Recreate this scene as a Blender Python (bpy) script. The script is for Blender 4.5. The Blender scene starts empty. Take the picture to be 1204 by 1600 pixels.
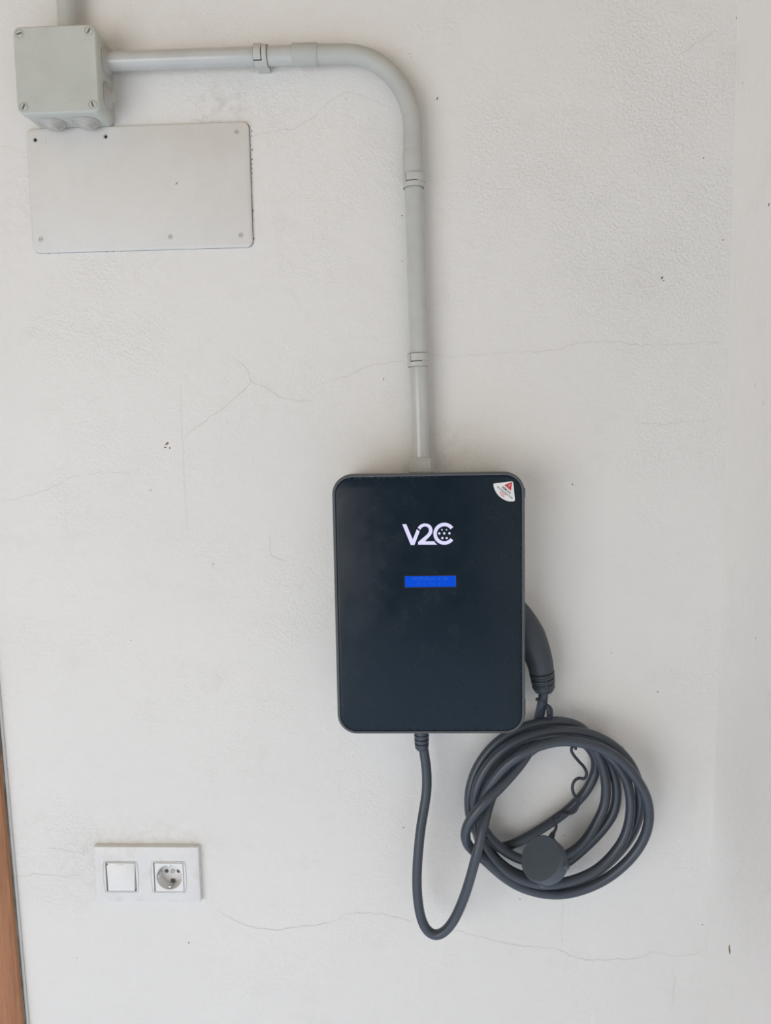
import bpy, bmesh, math, random
import numpy as np
from mathutils import Vector, Matrix
random.seed(7)
S = bpy.context.scene
C = S.collection

# ------------------------------------------------------------------ camera
IW, IH, F = 1204, 1600, 1230.0
CAM = Vector((0.0, -1.15, 1.60))
PITCH, YAW, ROLL = (math.radians(a) for a in (-5.476, -2.428, -1.051))
fw = Vector((math.sin(YAW)*math.cos(PITCH), math.cos(YAW)*math.cos(PITCH), math.sin(PITCH)))
r0 = Vector((math.cos(YAW), -math.sin(YAW), 0)); u0 = r0.cross(fw)
rt = math.cos(ROLL)*r0 + math.sin(ROLL)*u0
up = -math.sin(ROLL)*r0 + math.cos(ROLL)*u0
cd = bpy.data.cameras.new('camera')
cd.sensor_fit = 'VERTICAL'; cd.sensor_height = 24.0; cd.lens = F/IH*24.0
cd.clip_start = 0.01
cam = bpy.data.objects.new('camera', cd); C.objects.link(cam)
cam.matrix_world = Matrix(((rt.x, up.x, -fw.x, CAM.x), (rt.y, up.y, -fw.y, CAM.y), (rt.z, up.z, -fw.z, CAM.z), (0, 0, 0, 1)))
S.camera = cam

# ------------------------------------------------------------------ light and exposure
S.view_settings.view_transform = 'Standard'
S.view_settings.look = 'None'
S.view_settings.gamma = 1.0
S.view_settings.use_curve_mapping = False
S.view_settings.exposure = -0.08
world = bpy.data.worlds.new('daylight'); S.world = world
world.use_nodes = True
wbg = world.node_tree.nodes['Background']
wbg.inputs[0].default_value = (1.0, 0.94, 0.84, 1); wbg.inputs[1].default_value = 0.25
ld = bpy.data.lights.new('doorway_daylight', 'AREA')
ld.shape = 'RECTANGLE'; ld.size = 2.7; ld.size_y = 1.9; ld.energy = 60.0; ld.color = (0.98, 0.965, 0.955)
lo = bpy.data.objects.new('doorway_daylight', ld); C.objects.link(lo)
lo.location = (-2.15, -3.3, 0.98)
lo.rotation_euler = (Vector((0.35, 0, 0.65)) - lo.location).to_track_quat('-Z', 'Y').to_euler()

sd = bpy.data.lights.new('sun', 'SUN'); sd.energy = 3.4; sd.angle = 0.02; sd.color = (1.0, 0.97, 0.92)
so = bpy.data.objects.new('sun', sd); C.objects.link(so)
so.rotation_euler = Vector((0.16, 0.53, -0.83)).to_track_quat('-Z', 'Y').to_euler()   # high sun in front, reaches only the floor

def at(px, py, Y=0.0):
    """point of the plane at depth Y (wall = 0) for a measured position"""
    d = fw*F + rt*(px-IW/2) - up*(py-IH/2)
    return CAM + d*((Y-CAM.y)/d.y)

# ------------------------------------------------------------------ materials
def mat(name, col, rough=0.5, spec=0.5, metal=0.0, emit=None, estr=1.0):
    m = bpy.data.materials.new(name); m.use_nodes = True
    b = m.node_tree.nodes['Principled BSDF']
    b.inputs['Base Color'].default_value = (*col, 1); b.inputs['Roughness'].default_value = rough
    b.inputs['Specular IOR Level'].default_value = spec; b.inputs['Metallic'].default_value = metal
    if emit:
        b.inputs['Emission Color'].default_value = (*emit, 1); b.inputs['Emission Strength'].default_value = estr
    return m
def nodes(m): return m.node_tree.nodes, m.node_tree.links, m.node_tree.nodes['Principled BSDF']
def noise(nt, vec, scale, detail=3, rough=0.5):
    n = nt.nodes.new('ShaderNodeTexNoise'); n.inputs['Scale'].default_value = scale
    n.inputs['Detail'].default_value = detail; n.inputs['Roughness'].default_value = rough
    nt.links.new(vec, n.inputs['Vector']); return n.outputs['Fac']
def math_(nt, op, a, b=None, clamp=False):
    n = nt.nodes.new('ShaderNodeMath'); n.operation = op; n.use_clamp = clamp
    for i, v in enumerate((a, b)):
        if v is None: continue
        if isinstance(v, (int, float)): n.inputs[i].default_value = v
        else: nt.links.new(v, n.inputs[i])
    return n.outputs[0]
def maprange(nt, v, a, b, c=0.0, d=1.0):
    n = nt.nodes.new('ShaderNodeMapRange'); n.inputs[1].default_value = a; n.inputs[2].default_value = b
    n.inputs[3].default_value = c; n.inputs[4].default_value = d; nt.links.new(v, n.inputs[0]); return n.outputs[0]
def mix(nt, fac, a, b):
    n = nt.nodes.new('ShaderNodeMix'); n.data_type = 'RGBA'
    if isinstance(fac, (int, float)): n.inputs[0].default_value = fac
    else: nt.links.new(fac, n.inputs[0])
    for i, v in ((6, a), (7, b)):
        if isinstance(v, tuple): n.inputs[i].default_value = (*v, 1)
        else: nt.links.new(v, n.inputs[i])
    return n.outputs[2]
def bump(nt, h, dist, strength=1.0, normal=None):
    n = nt.nodes.new('ShaderNodeBump'); n.inputs['Distance'].default_value = dist
    n.inputs['Strength'].default_value = strength; nt.links.new(h, n.inputs['Height'])
    if normal: nt.links.new(normal, n.inputs['Normal'])
    return n.outputs[0]
def coords(nt): return nt.nodes.new('ShaderNodeTexCoord').outputs['Object']

def blob(nt, sep, cx, cz, rx, rz):
    """soft elliptical patch on the wall (1 in the middle, 0 outside)"""
    dx = math_(nt, 'DIVIDE', math_(nt, 'SUBTRACT', sep.outputs[0], cx), rx)
    dz = math_(nt, 'DIVIDE', math_(nt, 'SUBTRACT', sep.outputs[2], cz), rz)
    d2 = math_(nt, 'ADD', math_(nt, 'MULTIPLY', dx, dx), math_(nt, 'MULTIPLY', dz, dz))
    return math_(nt, 'SUBTRACT', 1.0, d2, clamp=True)

def plaster(name, col, coarse, patches=(), dirt=(), fine=0.00025):
    m = mat(name, col, 0.62, 0.25); n, l, b = nodes(m); nt = m.node_tree
    v = coords(nt); sep = nt.nodes.new('ShaderNodeSeparateXYZ'); l.new(v, sep.inputs[0])
    big = noise(nt, v, 2.6, 4, 0.55); mid = noise(nt, v, 55, 3, 0.5); peel = noise(nt, v, 230, 2, 0.5); sand = noise(nt, v, 700, 2, 0.6)
    base = mix(nt, maprange(nt, big, 0.35, 0.68), tuple(c*0.975 for c in col), tuple(min(1, c*1.015) for c in col))
    grime_shade = math_(nt, 'MULTIPLY', maprange(nt, noise(nt, v, 14, 5, 0.65), 0.56, 0.78), 0.10)
    for (cx, cz, rx, rz, amt) in dirt:
        w = math_(nt, 'MULTIPLY', blob(nt, sep, cx, cz, rx, rz), maprange(nt, noise(nt, v, 60, 5, 0.7), 0.42, 0.72))
        grime_shade = math_(nt, 'ADD', grime_shade, math_(nt, 'MULTIPLY', w, amt), clamp=True)
    base = mix(nt, grime_shade, base, (0.42, 0.39, 0.34))
    l.new(base, b.inputs['Base Color'])
    rough = math_(nt, 'MULTIPLY', maprange(nt, noise(nt, v, 5.5, 4, 0.6), 0.42, 0.66), 0.75)
    for (cx, cz, rx, rz, amt) in patches:
        rough = math_(nt, 'ADD', rough, math_(nt, 'MULTIPLY', blob(nt, sep, cx, cz, rx, rz), amt), clamp=True)
    bl = maprange(nt, peel, 0.44, 0.64)
    h = math_(nt, 'ADD', math_(nt, 'MULTIPLY', math_(nt, 'MULTIPLY', bl, rough), coarse), math_(nt, 'MULTIPLY', sand, fine))
    h = math_(nt, 'ADD', h, math_(nt, 'MULTIPLY', mid, 0.0011))
    l.new(bump(nt, h, 1.0, 1.0), b.inputs['Normal'])
    return m

def plastic(name, col, rough, spec=0.5, grain=0.00003, gscale=900, var=0.05):
    m = mat(name, col, rough, spec); n, l, b = nodes(m); nt = m.node_tree; v = coords(nt)
    f = noise(nt, v, 22, 4, 0.6)
    l.new(mix(nt, maprange(nt, f, 0.3, 0.7), tuple(c*(1-var) for c in col), tuple(min(1, c*(1+var)) for c in col)), b.inputs['Base Color'])
    l.new(maprange(nt, noise(nt, v, 45, 3), 0.2, 0.8, rough*0.85, min(1, rough*1.15)), b.inputs['Roughness'])
    h = math_(nt, 'MULTIPLY', noise(nt, v, gscale, 2), grain)
    l.new(bump(nt, h, 1.0, 1.0), b.inputs['Normal'])
    return m

zc = CAM.z
M_wall = plaster('wall_plaster', (0.785, 0.775, 0.75), 0.00055,
    patches=((0.34, zc+0.30, 0.16, 0.42, 0.8), (-0.56, zc-0.64, 0.10, 0.12, 0.9), (0.15, zc+0.35, 0.10, 0.25, 0.5)),
    dirt=((-0.42, zc-0.62, 0.13, 0.05, 0.30), (-0.52, zc-0.66, 0.06, 0.09, 0.18), (-0.39, zc+0.36, 0.24, 0.16, 0.12), (-0.26, zc+0.47, 0.06, 0.04, 0.4), (0.05, zc-0.02, 0.05, 0.05, 0.25)))
M_wall_r = plaster('side_wall_plaster', (0.89, 0.875, 0.85), 0.00015, fine=0.00012)
M_ceil = plaster('ceiling_bounce', (0.60, 0.44, 0.27), 0.0003)  # unseen; warm tint made up to bounce warm light onto the upper wall
M_floor = mat('floor_bounce', (0.62, 0.58, 0.52), 0.45)
def _floor():
    n, l, b = nodes(M_floor); nt = M_floor.node_tree; v = coords(nt)
    br = n.new('ShaderNodeTexBrick'); br.offset = 0.0
    br.inputs['Scale'].default_value = 3.0; br.inputs['Mortar Size'].default_value = 0.008
    br.inputs['Brick Width'].default_value = 1.0; br.inputs['Row Height'].default_value = 1.0
    br.inputs['Color1'].default_value = (0.56, 0.69, 0.90, 1); br.inputs['Color2'].default_value = (0.54, 0.66, 0.87, 1)  # unseen; blue tint made up to bounce cool light onto the lower wall
    br.inputs['Mortar'].default_value = (0.35, 0.33, 0.30, 1)
    l.new(v, br.inputs['Vector']); l.new(br.outputs['Color'], b.inputs['Base Color'])
_floor()
def wood(name, c1, c2):
    m = mat(name, c1, 0.42, 0.4); n, l, b = nodes(m); nt = m.node_tree; v = coords(nt)
    mp = n.new('ShaderNodeMapping'); mp.inputs['Scale'].default_value = (34, 34, 2.2); l.new(v, mp.inputs[0])
    g = noise(nt, mp.outputs[0], 2.2, 6, 0.62); g2 = noise(nt, mp.outputs[0], 9, 4, 0.6)
    col = mix(nt, maprange(nt, g, 0.33, 0.68), c1, c2)
    col = mix(nt, math_(nt, 'MULTIPLY', maprange(nt, g2, 0.5, 0.75), 0.45), col, tuple(c*0.45 for c in c1))
    l.new(col, b.inputs['Base Color'])
    l.new(bump(nt, math_(nt, 'MULTIPLY', g2, 0.0003), 1.0), b.inputs['Normal'])
    return m
M_wood = wood('varnished_pine', (0.30, 0.125, 0.050), (0.42, 0.19, 0.085))
M_gap_shade = plastic('grime_shade', (0.24, 0.22, 0.20), 0.9, 0.1, var=0.5)  # dark tone for the trim joint and painted shade around cover plate and clips
M_gap = mat('dark_gap', (0.03, 0.028, 0.025), 0.9, 0.1)
M_caulk = plastic('grey_caulk', (0.62, 0.61, 0.585), 0.7)
M_crack = plastic('crack_shade', (0.64, 0.615, 0.57), 0.95, 0.05)
M_chip = plastic('chip_dark', (0.16, 0.14, 0.12), 0.95, 0.05)
M_chipbrown = plastic('chip_brown', (0.30, 0.20, 0.12), 0.95, 0.05, var=0.4)
M_grey = plastic('grey_pvc', (0.50, 0.51, 0.49), 0.17, 0.55, 0.000008)
M_bend = plastic('matt_grey_pvc', (0.475, 0.480, 0.450), 0.55, 0.35)
M_clip = plastic('clip_grey', (0.50, 0.505, 0.475), 0.45)
M_box = plastic('box_grey_abs', (0.52, 0.54, 0.495), 0.48, 0.4)
M_gromm = plastic('grommet_grey', (0.50, 0.485, 0.455), 0.6, 0.3)
M_screwp = plastic('plastic_screw', (0.40, 0.405, 0.38), 0.5)
M_plate = plastic('painted_cover', (0.70, 0.685, 0.655), 0.55, 0.35, 0.00025, 420, 0.02)
M_metal = plastic('painted_screw', (0.50, 0.49, 0.46), 0.45)
M_white = plastic('white_switch_plastic', (0.735, 0.735, 0.725), 0.32, 0.5, var=0.03)
M_white2 = plastic('white_insert_plastic', (0.79, 0.79, 0.78), 0.35, 0.5, var=0.02)
M_bezel = plastic('bezel_dark_grey', (0.085, 0.095, 0.105), 0.42, 0.5)
M_house = plastic('housing_grey', (0.42, 0.42, 0.41), 0.5, 0.4)
M_rubber = plastic('cable_rubber', (0.048, 0.060, 0.078), 0.35, 0.5, 0.00004, 700, 0.08)
M_hard = plastic('connector_plastic', (0.040, 0.052, 0.064), 0.52, 0.5, 0.00006, 1200, 0.08)
M_strap = plastic('strap_rubber', (0.034, 0.042, 0.055), 0.5, 0.4)
M_cap = plastic('cap_rubber', (0.075, 0.096, 0.120), 0.62, 0.4, 0.00004, 800, 0.1)
M_groove = plastic('groove_black', (0.012, 0.015, 0.02), 0.7, 0.2)
M_steel = mat('socket_contact', (0.55, 0.55, 0.57), 0.35, 0.5, 1.0)
M_logo = mat('logo_light', (0.05, 0.05, 0.06), 0.5, 0.1, emit=(0.74, 0.72, 1.0), estr=0.98)
M_lcd = mat('lcd_blue', (0.0, 0.005, 0.02), 0.4, 0.08, emit=(0.0, 0.070, 0.66), estr=1.0)
M_lcdtext = mat('lcd_segment', (0.0, 0.01, 0.03), 0.4, 0.08, emit=(0.025, 0.12, 0.62), estr=1.0)
M_stick = plastic('sticker_white', (0.80, 0.80, 0.80), 0.35, 0.4, var=0.01)
M_red = mat('sticker_red', (0.55, 0.04, 0.05), 0.4)
M_redp = mat('sticker_pale_red', (0.62, 0.16, 0.14), 0.4)
M_ink = mat('sticker_ink', (0.06, 0.06, 0.07), 0.5)
# glossy front under a slightly wavy protective film
def stain(m, amt):
    n, l, b = nodes(m); nt = m.node_tree; v = coords(nt); src = b.inputs['Base Color'].links[0].from_socket
    f = math_(nt, 'MULTIPLY', maprange(nt, noise(nt, v, 38, 6, 0.7), 0.50, 0.74), amt)
    l.new(mix(nt, f, src, (0.42, 0.36, 0.27)), b.inputs['Base Color'])
stain(M_white, 0.30); stain(M_plate, 0.08); stain(M_white2, 0.10)
M_glass = mat('black_front_film', (0.0045, 0.014, 0.026), 0.12, 0.24)
def _glass():
    n, l, b = nodes(M_glass); nt = M_glass.node_tree; v = coords(nt)
    sc = noise(nt, v, 35, 5, 0.65)
    l.new(maprange(nt, sc, 0.35, 0.75, 0.16, 0.34), b.inputs['Roughness'])
    h = math_(nt, 'MULTIPLY', noise(nt, v, 16, 2, 0.4), 0.0008)
    l.new(bump(nt, h, 1.0, 1.0), b.inputs['Normal'])
    dust = maprange(nt, noise(nt, v, 420, 3, 0.6), 0.68, 0.80)
    sm = maprange(nt, noise(nt, v, 9, 4, 0.6), 0.45, 0.75)
    l.new(mix(nt, math_(nt, 'ADD', math_(nt, 'MULTIPLY', dust, 0.02), math_(nt, 'MULTIPLY', sm, 0.008)), (0.0045, 0.014, 0.024), (0.35, 0.36, 0.36)), b.inputs['Base Color'])
_glass()
M_filmedge = plastic('film_edge', (0.075, 0.09, 0.10), 0.3, 0.5)

# ------------------------------------------------------------------ mesh helpers
def obj(name, bm, m, parent=None, smooth=True, origin=None, angle=35):
    """link a bmesh as ONE object; vertices are given in world space, the origin moves to `origin` (or the parent's place)"""
    bmesh.ops.recalc_face_normals(bm, faces=bm.faces)
    base = Vector(parent['base']) if parent is not None else Vector(origin or (0, 0, 0))
    bmesh.ops.translate(bm, verts=bm.verts, vec=-base)
    me = bpy.data.meshes.new(name); bm.to_mesh(me); bm.free()
    me.materials.append(m)
    if smooth:
        me.shade_smooth()
        try: me.set_sharp_from_angle(angle=math.radians(angle))
        except Exception: pass
    o = bpy.data.objects.new(name, me); C.objects.link(o)
    if parent is not None:
        o.parent = parent; o['base'] = tuple(base)
    else:
        o.location = base; o['base'] = tuple(base)
    return o
def thing(name, label, cat, loc, group=None):
    o = bpy.data.objects.new(name, None); C.objects.link(o); o.empty_display_size = 0.03
    o.location = loc; o['base'] = tuple(loc); o['label'] = label; o['category'] = cat
    if group: o['group'] = group
    return o
def tag(o, label, cat, group=None):
    o['label'] = label; o['category'] = cat
    if group: o['group'] = group
    return o
def rings(bm, rs, cap0=True, cap1=True, closed=True):
    vs = [[bm.verts.new(p) for p in r] for r in rs]
    n = len(vs[0])
    for a, b in zip(vs, vs[1:]):
        for i in range(n if closed else n-1):
            j = (i+1) % n
            bm.faces.new((a[i], a[j], b[j], b[i]))
    if cap0: bm.faces.new(vs[0][::-1])
    if cap1: bm.faces.new(vs[-1])
    return vs
def rrect(x0, x1, z0, z1, r, y, seg=8):
    pts = []
    for cx, cz, a in ((x1-r, z1-r, 0), (x0+r, z1-r, 90), (x0+r, z0+r, 180), (x1-r, z0+r, 270)):
        for k in range(seg+1):
            t = math.radians(a+90*k/seg); pts.append(Vector((cx+r*math.cos(t), y, cz+r*math.sin(t))))
    return pts
def rr_loft(bm, rect, r, layers, seg=8, cap0=True, cap1=True):
    """rounded rectangle lofted through layers (inset, y)"""
    x0, x1, z0, z1 = rect
    rings(bm, [rrect(x0+i, x1-i, z0+i, z1-i, max(0.0004, r-i), y, seg) for i, y in layers], cap0, cap1)
    return bm
def box(bm, a, b, bev=0.0, seg=2):
    r = bmesh.ops.create_cube(bm, size=1.0)
    a, b = Vector(a), Vector(b)
    for v in r['verts']:
        v.co = Vector(((a[i]+b[i])/2 + v.co[i]*(b[i]-a[i]) for i in range(3)))
    if bev:
        es = list({e for v in r['verts'] for e in v.link_edges})
        bmesh.ops.bevel(bm, geom=es, offset=bev, segments=seg, affect='EDGES', profile=0.5)
    return bm
def frame_of(t, hint=Vector((0, 0, 1))):
    t = t.normalized()
    if abs(t.dot(hint)) > 0.95: hint = Vector((1, 0, 0))
    a = t.cross(hint).normalized(); return t, a, a.cross(t).normalized()
def lathe(bm, origin, axis, prof, n=24, cap0=True, cap1=True):
    """profile (distance along axis, radius)"""
    t, a, b = frame_of(Vector(axis)); o = Vector(origin)
    rings(bm, [[o+t*d+(a*math.cos(2*math.pi*k/n)+b*math.sin(2*math.pi*k/n))*r for k in range(n)] for d, r in prof], cap0, cap1)
    return bm
def catmull(pts, step):
    P = [Vector(p) for p in pts]; P = [2*P[0]-P[1]]+P+[2*P[-1]-P[-2]]; out = []
    for i in range(1, len(P)-2):
        p0, p1, p2, p3 = P[i-1:i+3]
        t0 = 0; t1 = t0+max(1e-6, (p1-p0).length)**.5; t2 = t1+max(1e-6, (p2-p1).length)**.5; t3 = t2+max(1e-6, (p3-p2).length)**.5
        n = max(2, int((p2-p1).length/step))
        for k in range(n):
            t = t1+(t2-t1)*k/n
            A1 = p0*((t1-t)/(t1-t0))+p1*((t-t0)/(t1-t0)); A2 = p1*((t2-t)/(t2-t1))+p2*((t-t1)/(t2-t1)); A3 = p2*((t3-t)/(t3-t2))+p3*((t-t2)/(t3-t2))
            B1 = A1*((t2-t)/(t2-t0))+A2*((t-t0)/(t2-t0)); B2 = A2*((t3-t)/(t3-t1))+A3*((t-t1)/(t3-t1))
            out.append(B1*((t2-t)/(t2-t1))+B2*((t-t1)/(t2-t1)))
    out.append(P[-2]); return out
def smooth_path(p, it):
    for _ in range(it):
        p = [p[0]]+[(p[i-1]+2*p[i]+p[i+1])/4 for i in range(1, len(p)-1)]+[p[-1]]
    return p
def tube(bm, path, rad, n=14, cap=True):
    """swept circle; rad is a number or a list along the path"""
    t0 = (path[1]-path[0]).normalized(); _, a, b = frame_of(t0); rs = []
    for i, p in enumerate(path):
        t = (path[min(i+1, len(path)-1)]-path[max(i-1, 0)]).normalized()
        a = (a-t*a.dot(t)).normalized(); b = t.cross(a)
        r = rad if isinstance(rad, (int, float)) else rad[i]
        rs.append([p+(a*math.cos(2*math.pi*k/n)+b*math.sin(2*math.pi*k/n))*r for k in range(n)])
    rings(bm, rs, cap, cap); return bm
def prism(bm, pts, depth):
    """flat outline (points in a plane Y = const) thickened towards the wall"""
    f = [Vector(p) for p in pts]; g = [p+Vector((0, depth, 0)) for p in f]
    rings(bm, [f, g]); return bm
def ribbon(bm, pts, wid, thick=0.00025):
    """thin irregular strip lying on the wall along pts"""
    L = []; R_ = []
    for i, p in enumerate(pts):
        t = (pts[min(i+1, len(pts)-1)]-pts[max(i-1, 0)]).normalized()
        nrm = Vector((-t.z, 0, t.x)); w = wid*(0.4+0.9*random.random())*(0.35+0.65*math.sin(math.pi*(i+.5)/len(pts))**.5)
        L.append(p+nrm*w/2-Vector((0, thick, 0))); R_.append(p-nrm*w/2-Vector((0, thick, 0)))
    vl = [bm.verts.new(p) for p in L]; vr = [bm.verts.new(p) for p in R_]
    for i in range(len(pts)-1): bm.faces.new((vl[i], vl[i+1], vr[i+1], vr[i]))
    return bm

# ------------------------------------------------------------------ setting
def struct(o): o['kind'] = 'structure'; return o
XL, YF, ZT = -4.2, -4.2, 2.75
corner_px = ((1158, -260), (1152, 0), (1146, 220), (1141, 400), (1136, 600), (1131, 800), (1125, 1000), (1117, 1200), (1108, 1400), (1099, 1600))
cor = [at(x, y, 0) for x, y in corner_px]
prof = [(cor[0].x+0.01, ZT)]+[(p.x, p.z) for p in cor if p.z < ZT]+[(cor[-1].x-0.012, 0.35), (cor[-1].x-0.02, 0.0)]
bm = bmesh.new()
vs = [(bm.verts.new((XL, 0, z)), bm.verts.new((x, 0, z))) for x, z in prof]
for a, b in zip(vs, vs[1:]): bm.faces.new((a[0], a[1], b[1], b[0]))
# wall box behind the power socket: a square opening cut into the plaster
hc = at(120+790/5.473, 1290+438/5.473, 0); hr = 0.0225
for co, no in (((hc.x-hr, 0, 0), (1, 0, 0)), ((hc.x+hr, 0, 0), (1, 0, 0)), ((0, 0, hc.z-hr), (0, 0, 1)), ((0, 0, hc.z+hr), (0, 0, 1))):
    bmesh.ops.bisect_plane(bm, geom=bm.verts[:]+bm.edges[:]+bm.faces[:], plane_co=co, plane_no=no)
bmesh.ops.delete(bm, geom=[f for f in bm.faces if abs(f.calc_center_median().x-hc.x) < hr and abs(f.calc_center_median().z-hc.z) < hr], context='FACES')
wall_back = struct(obj('wall_back', bm, M_wall, smooth=False))
bm = bmesh.new()
vs = [(bm.verts.new((x, 0, z)), bm.verts.new((x+0.02, -3.2, z))) for x, z in prof]
for a, b in zip(vs, vs[1:]): bm.faces.new((a[0], a[1], b[1], b[0]))
wall_right = struct(obj('wall_right', bm, M_wall_r, smooth=True))
bm = bmesh.new(); box(bm, (-4.2, YF, -0.1), (0.6, 0.0, 0.0)); struct(obj('floor', bm, M_floor, smooth=False))
bm = bmesh.new(); box(bm, (-4.2, -2.1, ZT), (0.6, 0.0, ZT+0.1)); struct(obj('ceiling', bm, M_ceil, smooth=False))  # unseen; depth cut short so sun lands on the floor near the wall

# wooden door frame and door at the left
e0, e1 = at(-5, 1160, -0.014), at(34, 1600, -0.014)
def edge_x(z): return e1.x+(e0.x-e1.x)*(z-e1.z)/(e0.z-e1.z)
def slab(x0f, x1f, z0, z1, y0, y1, bev=0.002):
    bm = bmesh.new(); box(bm, (0, y0, z0), (1, y1, z1))
    for v in bm.verts:
        z = v.co.z; v.co.x = x0f(z) if v.co.x < .5 else x1f(z)
    bmesh.ops.bevel(bm, geom=list(bm.edges), offset=bev, segments=2, affect='EDGES', profile=0.5)
    return bm
trim = struct(obj('trim_1', slab(lambda z: edge_x(z)-0.075, edge_x, 0.0, 2.12, -0.014, -0.0005, 0.003), M_wood))
obj('gap', slab(lambda z: edge_x(z)-0.002, lambda z: edge_x(z)+0.0007, 0.0, 2.12, -0.006, -0.0004, 0.0003), M_gap_shade, trim)
obj('caulk', slab(lambda z: edge_x(z)+0.0010, lambda z: edge_x(z)+0.0052, 0.0, 2.12, -0.0035, 0.0, 0.0012), M_caulk, trim)
door = struct(obj('door_1', slab(lambda z: -1.45, lambda z: edge_x(z)-0.078, 0.01, 2.05, -0.010, -0.0005, 0.001), M_wood))
for z0, z1 in ((0.15, 0.95), (1.1, 1.95)):
    obj('panel', slab(lambda z: -1.34, lambda z: edge_x(z)-0.18, z0, z1, -0.016, -0.009, 0.004), M_wood, door)

# cracks, chips and nicks in the plaster
def wall_line(pts, wid, m=M_crack, name='crack', parent=wall_back, jit=0.0016):
    P = catmull([at(x, y, 0) for x, y in pts], 0.006)
    P = [p+Vector((random.uniform(-jit, jit), 0, random.uniform(-jit, jit))) for p in P]
    return obj(name, ribbon(bmesh.new(), P, wid), m, parent, smooth=False)
for pts, w in (
    (((383, 216), (410, 208), (440, 203), (460, 200), (480, 190), (500, 172), (520, 155), (545, 145), (578, 155), (600, 165)), 0.0007),
    (((362, 558), (382, 572), (392, 594), (375, 614), (345, 640), (312, 664), (288, 682)), 0.0008),
    (((392, 594), (412, 605), (432, 617), (455, 625), (490, 628)), 0.0008),
    (((500, 600), (540, 588), (580, 572), (634, 563)), 0.0006),
    (((672, 556), (730, 556), (800, 550), (870, 546), (900, 536), (960, 534), (1010, 540), (1090, 535), (1130, 534)), 0.0007),
    (((338, 1420), (370, 1440), (420, 1452), (470, 1448), (520, 1440), (545, 1428), (600, 1429), (640, 1440)), 0.0009),
    (((702, 1451), (745, 1463), (800, 1476), (870, 1483), (902, 1497), (960, 1499), (1000, 1497), (1017, 1489), (1060, 1493), (1101, 1486)), 0.0007),
    (((422, 836), (422, 852), (423, 868), (433, 873), (447, 877)), 0.0009),
    (((332, 874), (330, 882), (333, 890)), 0.0012),
    (((468, 922), (472, 916), (476, 910)), 0.0010),
    (((282, 600), (284, 660), (287, 720), (290, 790), (292, 830)), 0.0005),
    (((878, 1365), (878, 1420), (876, 1480)), 0.0004),
    (((1051, 1515), (1053, 1535), (1050, 1560), (1048, 1580)), 0.0007),
    (((140, 628), (150, 624), (158, 621)), 0.0006),
    (((0, 784), (40, 776), (80, 762), (115, 745), (165, 739), (212, 738)), 0.0006),
    (((0, 229), (20, 233), (42, 239)), 0.0007),
    (((1060, 85), (1085, 70), (1115, 48)), 0.0008),
    (((990, 660), (1040, 662), (1120, 655)), 0.0005),
    (((20, 1372), (45, 1367), (70, 1366), (100, 1369), (125, 1367)), 0.0007),
    (((75, 1325), (100, 1328), (128, 1333)), 0.0007),
    (((131, 1324), (131, 1332), (133, 1336)), 0.0009),
    (((300, 185), (315, 190), (318, 180), (325, 187)), 0.0009),
): wall_line(pts, w)
def chip(px, py, s, m=M_chip, parent=wall_back, Y=0.0, ang=0.0, asp=1.6):
    bm = bmesh.new(); c = at(px, py, Y); n = 9; top = []; bot = []
    for k in range(n):
        t = 2*math.pi*k/n; rr = s*random.uniform(0.4, 0.85)
        x, z = rr*math.cos(t)*asp, rr*math.sin(t)
        d = Vector((x*math.cos(ang)-z*math.sin(ang), 0, x*math.sin(ang)+z*math.cos(ang)))
        top.append(c+d*0.8-Vector((0, 0.0004, 0))); bot.append(c+d)
    rings(bm, [top, bot]); return obj('chip', bm, m, parent, smooth=False)
for x, y, s, m, a in ((261, 693, .0030, M_chipbrown, .6), (265, 700, .0018, M_chip, 1.2), (258, 699, .0016, M_chip, 0), (894, 757, .0014, M_chip, 1.2), (599, 592, .0013, M_chip, 1.4),
    (1034, 434, .0018, M_chip, .8), (1036, 439, .0011, M_chip, 0), (630, 1293, .0014, M_chip, 0), (295, 1473, .0015, M_chipbrown, 1.0), (628, 337, .0012, M_chip, 0), (628, 408, .0009, M_chip, 0),
    (235, 766, .0024, M_crack, .5), (333, 882, .0022, M_crack, .3), (683, 154, .0017, M_chip, 1.0), (1099, 247, .0010, M_chip, 0), (1129, 375, .0013, M_chip, 1.2), (1130, 878, .0011, M_chip, 0),
    (1027, 1081, .0014, M_chip, 0), (1097, 1445, .0012, M_chip, 0), (1150, 28, .0011, M_chip, 1.5), (955, 1020, .0010, M_chip, 0), (882, 1305, .0011, M_chip, 0), (973, 1167, .0011, M_chip, .4),
    (640, 84, .0016, M_crack, 0), (642, 89, .0012, M_crack, 1.5), (540, 156, .0012, M_crack, 0), (204, 1001, .0014, M_crack, 0), (120, 1497, .0014, M_crack, .1), (812, 1405, .0010, M_chip, 0), (575, 980, .0008, M_chip, 0), (440, 838, .0010, M_crack, 0), (1040, 876, .0011, M_crack, 1.5)):
    chip(x, y, s, m, ang=a)
for k in range(46):   # dark scuffs along the cover plate's right and lower edge
    if k < 24: p = (391+random.uniform(-1, 2.5)+(k/24)*5, 205+k/24*175)
    else: p = (80+(k-24)/22*230+random.uniform(-6, 6), 394.5-(k-24)/22*6.5+random.uniform(-.5, 1.5))
    chip(p[0], p[1], random.uniform(.0006, .0016), random.choice((M_chip, M_chip, M_crack)), ang=1.5 if k < 24 else 0, asp=2.0)
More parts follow.
